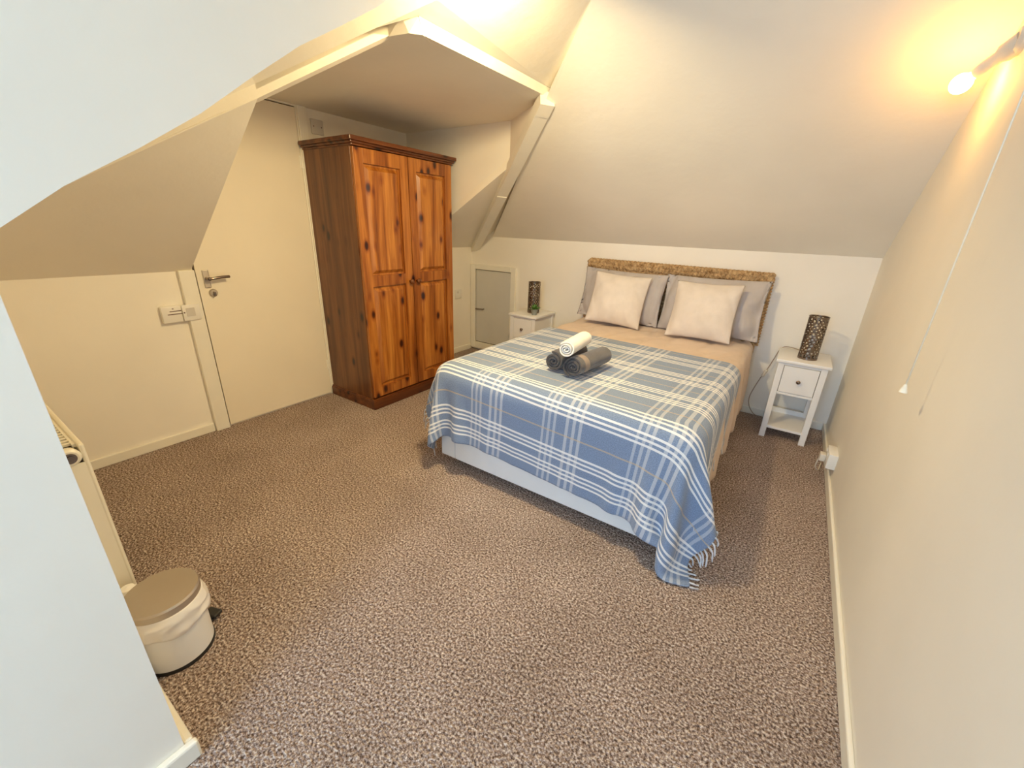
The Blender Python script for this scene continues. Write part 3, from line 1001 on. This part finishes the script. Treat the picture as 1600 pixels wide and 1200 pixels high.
# ---- pierced metal table lamps
def pierced_lamp(name, loc, rz, seed, label):
    root = empty(name, loc, label, 'lamp', 'pierced metal table lamps', rz)
    rr = random.Random(seed)
    rad, hgt = 0.056, 0.285
    seeds = []
    for j in range(15):
        for i in range(14):
            a = (i + (0.5 if j % 2 else 0) + rr.uniform(-.28, .28)) / 14 * 2 * PI
            seeds.append((a, 0.022 + (hgt - 0.044) * (j + 0.5 + rr.uniform(-.25, .25)) / 15))
    SA = np.array([s[0] for s in seeds]); SZ = np.array([s[1] for s in seeds])
    na, nz = 132, 112
    b = B()
    g = [[b.verts.new((rad * math.cos(2 * PI * i / na), rad * math.sin(2 * PI * i / na), hgt * j / nz)) for i in range(na)] for j in range(nz + 1)]
    for j in range(nz):
        z = hgt * (j + 0.5) / nz
        for i in range(na):
            a = 2 * PI * (i + 0.5) / na
            da = (SA - a + PI) % (2 * PI) - PI
            dd = np.hypot(da * rad, (SZ - z) * 0.9)
            s2 = np.partition(dd, 1)[:2]
            if (s2[1] - s2[0]) < 0.0085 or z < 0.012 or z > hgt - 0.010:
                b.faces.new((g[j][i], g[j][(i + 1) % na], g[j + 1][(i + 1) % na], g[j + 1][i]))
    for v in [v for v in b.verts if not v.link_faces]:
        b.verts.remove(v)
    for it in range(2):
        bmesh.ops.smooth_vert(b, verts=[v for v in b.verts if 0.004 < v.co.z < hgt - 0.004], factor=0.4, use_axis_x=True, use_axis_y=True, use_axis_z=True)
    for v in b.verts:
        l = math.hypot(v.co.x, v.co.y)
        v.co.x *= rad / l; v.co.y *= rad / l
    finish('pierced_shade', b, M['bronze'], root, True, [('SOLIDIFY', dict(thickness=0.0022, offset=-1))])
    b = B(); lathe(b, [(0.0, 0), (rad + 0.001, 0), (rad + 0.001, 0.012), (rad - 0.004, 0.014), (0.0, 0.016)], 40); finish('base', b, M['bronze'], root, 'auto')
    for z in (hgt,):
        b = B(); tube(b, [(rad * math.cos(t * 2 * PI / 40), rad * math.sin(t * 2 * PI / 40), z) for t in range(41)], 0.0025, 8, False); finish('rim', b, M['bronze'], root, True)
    b = B(); lathe(b, [(0.014, 0.016), (0.014, 0.07), (0.010, 0.075), (0.024, 0.11), (0.028, 0.13), (0.020, 0.155), (0.0, 0.162)], 20); finish('lampholder', b, M['plastic'], root, 'auto')
    return root
lr = pierced_lamp('table_lamp', (-0.245, -0.268, 0.5785), 0.3, 4, 'pierced dark metal cylinder lamp standing alone on a nightstand, with trailing flex')
ll = pierced_lamp('table_lamp', (-2.450, -0.222, 0.5785), 1.1, 9, 'pierced dark metal cylinder lamp on the nightstand behind a tiny plant')
# flex of the lamp with its inline switch
def rel(o, p):
    return Vector(o.location).__class__(Matrix.Rotation(-o.rotation_euler.z, 4, 'Z') @ (Vector(p) - Vector(o.location)))
b = B()
path = spline([(-0.245, -0.212, 0.583), (-0.300, -0.06, 0.584), (-0.395, -0.022, 0.575), (-0.432, -0.045, 0.478), (-0.452, -0.05, 0.407), (-0.486, -0.05, 0.311), (-0.521, -0.05, 0.168), (-0.513, -0.05, 0.088), (-0.468, -0.05, 0.023), (-0.404, -0.05, 0.005), (-0.33, -0.03, 0.005)], 80)
tube(b, [rel(lr, p) for p in path], 0.0032, 8)
flex = finish('flex', b, M['flex'], lr, True)
b = B()
mid, dirv = Vector((-0.466, -0.052, 0.362)), Vector((-0.034, 0, -0.096)).normalized()
tube(b, [rel(lr, mid - dirv * 0.032), rel(lr, mid - dirv * 0.026), rel(lr, mid + dirv * 0.026), rel(lr, mid + dirv * 0.032)], [0.006, 0.011, 0.011, 0.006], 10)
finish('inline_switch', b, M['clear'], flex, 'auto')

# ---- potted plant
pl = empty('potted_plant', (-2.378, -0.322, 0.5785), 'tiny green plant in a grey pot at the corner of a nightstand', 'plant')
b = B(); lathe(b, [(0.0, 0), (0.023, 0), (0.030, 0.052), (0.032, 0.055), (0.028, 0.055), (0.027, 0.045), (0.0, 0.045)], 24); finish('pot', b, M['zinc'], pl, 'auto')
b = B()
prng = random.Random(5)
for k in range(46):
    a = prng.uniform(0, 2 * PI); el = prng.uniform(0.15, 1.35)
    dirv = Vector((math.cos(a) * math.cos(el), math.sin(a) * math.cos(el), math.sin(el)))
    base_ = Vector((dirv.x * 0.012, dirv.y * 0.012, 0.046))
    ln = prng.uniform(0.03, 0.062)
    side = dirv.cross(Vector((0, 0, 1))).normalized() * prng.uniform(0.006, 0.010)
    m_ = base_ + dirv * ln * 0.6 + Vector((0, 0, 0.004)); tip = base_ + dirv * ln
    v_ = [b.verts.new(p) for p in (base_, m_ - side, tip, m_ + side)]
    b.faces.new(v_)
finish('foliage', b, M['leaf'], pl, False, [('SOLIDIFY', dict(thickness=0.001))])

# ================================================================== wall lamp with bare bulb
wl = empty('wall_lamp', (0.0, -1.405, 1.945), 'lit globe bulb in a wall lampholder high on the wall', 'lamp')
def wrel(p): return Vector(p) - Vector((0.0, -1.405, 1.945))
bc = Vector((-0.100, -1.300, 1.864))
hd = (bc - Vector((0.0, -1.405, 1.945))).normalized()
b = B(); lathe(b, [(0.0, 0), (0.038, 0.0), (0.038, 0.012), (0.030, 0.022), (0.0, 0.022)], 28, axis_mat((0, 0, 0), (-1, 0, 0))); finish('backplate', b, M['clear'], wl, 'auto')
b = B(); lathe(b, [(0.030, 0.0), (0.029, 0.045), (0.020, 0.060), (0.0205, 0.095), (0.018, 0.122), (0.012, 0.125)], 24, axis_mat(hd * 0.004, hd)); finish('lampholder', b, M['clear'], wl, 'auto')
b = B()
prof = [(0.012, -0.045), (0.014, -0.034)] + [(0.031 * math.sin(t), -0.031 * math.cos(t)) for t in [PI * (0.16 + 0.84 * k / 16) for k in range(17)]]
prof[-1] = (0.0, 0.031)
lathe(b, prof, 32, axis_mat(wrel(bc), hd)); finish('bulb', b, M['bulb'], wl, True)

# pull cord of the light
pc = empty('pull_cord', (-0.06, -1.905, 0.90), 'thin cream pull cord with a small cone end hanging along the blank wall', 'cord')
b = B(); tube(b, [(0, 0, 0.02), (0.0, 0.004, 0.8), (0.0, 0.008, 1.495)], 0.0022, 8); finish('string', b, M['cord'], pc, True)
b = B(); lathe(b, [(0.0, 0.0), (0.011, 0.0), (0.010, 0.006), (0.004, 0.026), (0.0, 0.027)], 18, Matrix.Translation((0, 0, -0.005))); finish('acorn_pull', b, M['cord'], pc, 'auto')
b = B(); lathe(b, [(0.0, 0), (0.03, 0.0), (0.034, 0.02), (0.0, 0.02)], 24, Matrix.Translation((0, 0.008, 1.498))); finish('ceiling_switch', b, M['plastic'], pc, 'auto')

# ================================================================== switches and sockets
def plate(name, lo, hi, mat, label, cat, extra=None):
    b = B(); box(b, lo, hi, 0.006)
    o = tag(finish(name, b, mat, None, 'auto'), label, cat)
    if extra:
        extra(o)
    return o
def thermo(o):
    b = B()
    for k, (z, y0, y1) in enumerate(((0.812, -2.762, -2.705), (0.795, -2.774, -2.700))):
        box(b, (-W + 0.031, y0, z - 0.0025), (-W + 0.0325, y1, z + 0.0025))
    box(b, (-W + 0.031, -2.748, 0.824), (-W + 0.0325, -2.740, 0.829))
    finish('printed_lines', b, M['print'], o)
plate('alarm_box', (-W, -2.800, 0.746), (-W + 0.032, -2.703, 0.842), M['plastic'], 'white box with two dark printed lines, on the low wall by the door', 'alarm', thermo)
def sw(o):
    b = B()
    box(b, (-W + 0.0385, -2.684, 0.774), (-W + 0.0405, -2.640, 0.824), 0.001)
    finish('rocker', b, M['greyplastic'], o)
    b = B(); lathe(b, [(0.0, 0.0), (0.004, 0), (0.004, 0.001), (0, 0.001)], 10, axis_mat((-W + 0.0385, -2.694, 0.798), (1, 0, 0))); finish('screw', b, M['print'], o)
plate('light_switch', (-W + 0.0285, -2.702, 0.748), (-W + 0.0385, -2.612, 0.843), M['plastic'], 'pale light switch lapping the door frame, beside the printed box', 'switch', sw)
def blank(o):
    for y in (-1.700, -1.642):
        b = B(); lathe(b, [(0.0, 0.0), (0.004, 0), (0.004, 0.001), (0, 0.001)], 10, axis_mat((-W + 0.010, y, 1.935), (1, 0, 0)))
        finish('screw', b, M['print'], o)
plate('blank_plate', (-W, -1.716, 1.888), (-W + 0.010, -1.626, 1.980), M['greyplastic'], 'blank electrical plate on the wall above the wardrobe', 'plate', blank)
def sock(o):
    b = B(); box(b, (-W + 0.010, -0.255, 0.655), (-W + 0.013, -0.235, 0.675), 0.001)
    finish('rocker', b, M['greyplastic'], o)
plate('wall_socket', (-W, -0.285, 0.598), (-W + 0.010, -0.182, 0.694), M['plastic'], 'socket plate on the wall between wardrobe and hatch door', 'socket', sock)
sb = tag(finish('socket_box', (lambda b: (box(b, (-0.045, -0.905, 0.115), (0.0, -0.760, 0.205), 0.004), b)[1])(B()), M['plastic'], None, 'auto'), 'white surface socket box low on the wall above the skirting', 'socket')
for y in (-0.875, -0.805):
    b = B(); box(b, (-0.048, y, 0.18), (-0.045, y + 0.02, 0.195), 0.001)
    finish('rocker', b, M['white'], sb)
b = B(); box(b, (-0.075, -0.835, 0.120), (-0.045, -0.785, 0.165), 0.006); tube(b, spline([(-0.072, -0.80, 0.125), (-0.075, -0.79, 0.06), (-0.05, -0.74, 0.02), (-0.03, -0.6, 0.006)], 20), 0.0035, 8)
tag(finish('power_plug', b, M['clear'], None, 'auto'), 'pale plug with a short lead in the low white socket box', 'plug')

# ================================================================== radiator
rx1, rx0 = -1.975, -3.10
ry0, ry1 = -3.498, -3.432
rz0, rz1 = 0.125, 0.725
rd = empty('radiator', (-2.5, -3.465, 0), 'cream panel radiator mounted behind the white wall corner', 'radiator')
def rpart(name, b, mat, parent=None, smooth=False):
    for v in b.verts: v.co -= Vector((-2.5, -3.465, 0))
    return finish(name, b, mat, parent or rd, smooth)
b = B()
box(b, (rx0, ry1 - 0.012, rz0), (rx1, ry1, rz1), 0.005)
for k in range(22):
    x = rx0 + 0.05 + k * (rx1 - rx0 - 0.1) / 21
    box(b, (x - 0.010, ry1 - 0.002, rz0 + 0.04), (x + 0.010, ry1 + 0.004, rz1 - 0.04), 0.003)
rpart('front_panel', b, M['radiator'])
b = B(); box(b, (rx0, ry0, rz0), (rx1, ry0 + 0.010, rz1 - 0.005), 0.004); rpart('back_panel', b, M['radiator'])
b = B(); box(b, (rx1 - 0.004, ry0 + 0.004, rz0 + 0.03), (rx1, ry1 - 0.010, rz1 - 0.055)); rpart('side_panel', b, M['radiator']); b = B(); box(b, (rx0, ry0 + 0.004, rz0 + 0.03), (rx0 + 0.004, ry1 - 0.010, rz1 - 0.02)); rpart('side_panel', b, M['radiator'])
b = B()
box(b, (rx0, ry0 + 0.002, rz1 - 0.016), (rx1 - 0.03, ry0 + 0.014, rz1 - 0.006)); box(b, (rx0, ry1 - 0.020, rz1 - 0.016), (rx1 - 0.03, ry1 - 0.010, rz1 - 0.006))
for k in range(46):
    x = rx0 + 0.01 + k * 0.0235
    if x < rx1 - 0.04:
        box(b, (x, ry0 + 0.012, rz1 - 0.014), (x + 0.011, ry1 - 0.018, rz1 - 0.007))
rpart('top_grille', b, M['radiator'])
b = B(); box(b, (rx0 + 0.01, ry0 + 0.012, rz0 + 0.03), (rx1 - 0.01, ry1 - 0.014, rz1 - 0.03)); rpart('fins', b, M['dark'])
b = B(); lathe(b, [(0.0, -0.02), (0.024, -0.02), (0.026, 0.002), (0.020, 0.008), (0.0, 0.008)], 24, axis_mat((rx1, (ry0 + ry1) / 2 - 0.004, rz1 - 0.030), (1, 0, 0))); bl = rpart('end_boss', b, M['radiator'], None, 'auto')
b = B(); lathe(b, [(0.0, 0.008), (0.015, 0.008), (0.015, 0.012), (0.009, 0.012), (0.009, 0.016), (0.0, 0.016)], 20, axis_mat((rx1, (ry0 + ry1) / 2 - 0.004, rz1 - 0.030), (1, 0, 0))); rpart('bleed_plug', b, M['bronze'], bl, 'auto')
b = B()
vx, vy = rx1 + 0.055, -3.462
tube(b, [(rx1 - 0.01, vy, 0.150), (vx, vy, 0.150)], 0.009, 10); tube(b, [(vx, vy, 0.0), (vx, vy, 0.17)], 0.0085, 12)
vl = rpart('valve_pipe', b, M['chrome'], None, 'auto')
b = B()
nr_ = 24
lathe(b, [(0.016, 0.165), (0.024, 0.172), (0.026, 0.180), (0.022, 0.186), (0.0235, 0.192), (0.0245, 0.230), (0.018, 0.246), (0.0, 0.250)], 28, Matrix.Translation((vx, vy, 0)))
for k in range(nr_):
    a = 2 * PI * k / nr_
    box(b, (0.0225, -0.0016, 0.194), (0.0262, 0.0016, 0.236), 0, Matrix.Translation((vx, vy, 0)) @ Matrix.Rotation(a, 4, 'Z'))
rpart('thermostat_head', b, M['plastic'], vl)

# ================================================================== pedal bin
bn = empty('pedal_bin', (-1.822, -3.408, 0), 'small white pedal bin with a steel lid and liner, beside the radiator', 'bin', None, R(20))
RB = 0.094
b = B(); lathe(b, [(0.0, 0.012), (RB, 0.012), (RB, 0.215), (RB - 0.003, 0.215), (RB - 0.003, 0.016), (0.0, 0.016)], 56); finish('body', b, M['white'], bn, 'auto')
b = B(); lathe(b, [(0.0, 0.0), (RB + 0.002, 0.0), (RB + 0.003, 0.006), (RB + 0.001, 0.013), (0.0, 0.013)], 56); finish('base_ring', b, M['black'], bn, 'auto')
b = B(); lathe(b, [(RB - 0.004, 0.218), (RB + 0.003, 0.218), (RB + 0.004, 0.242), (RB, 0.248), (RB * 0.6, 0.251), (0.0, 0.252)], 64); finish('lid', b, M['chrome'], bn, 'auto')
b = B()
na, nzv = 120, 22
g = []
for j in range(nzv + 1):
    row = []
    for i in range(na):
        a = 2 * PI * i / na
        hem = 0.112 + 0.030 * math.sin(a * 1.0 + 2.0) + 0.010 * math.sin(a * 4)
        z = 0.220 + (hem - 0.220) * j / nzv
        fz = j / nzv
        cr = abs(noise.noise(Vector((math.cos(a) * 2.2, math.sin(a) * 2.2, z * 26))))
        rr = RB + 0.003 + 0.007 * math.sin(fz * PI) ** 0.7 + 0.016 * (0.45 - cr) * min(1, fz * 4) * min(1, (1 - fz) * 5 + 0.25)
        row.append(b.verts.new((rr * math.cos(a), rr * math.sin(a), z)))
    g.append(row)
for j in range(nzv):
    for i in range(na):
        b.faces.new((g[j][i], g[j][(i + 1) % na], g[j + 1][(i + 1) % na], g[j + 1][i]))
finish('liner', b, M['liner'], bn, True, [('SOLIDIFY', dict(thickness=0.001))])
b = B()
box(b, (-0.020, RB - 0.02, 0.006), (0.020, RB + 0.030, 0.012), 0.002); box(b, (-0.026, RB + 0.012, 0.012), (0.026, RB + 0.045, 0.024), 0.004)
finish('pedal', b, M['black'], bn)
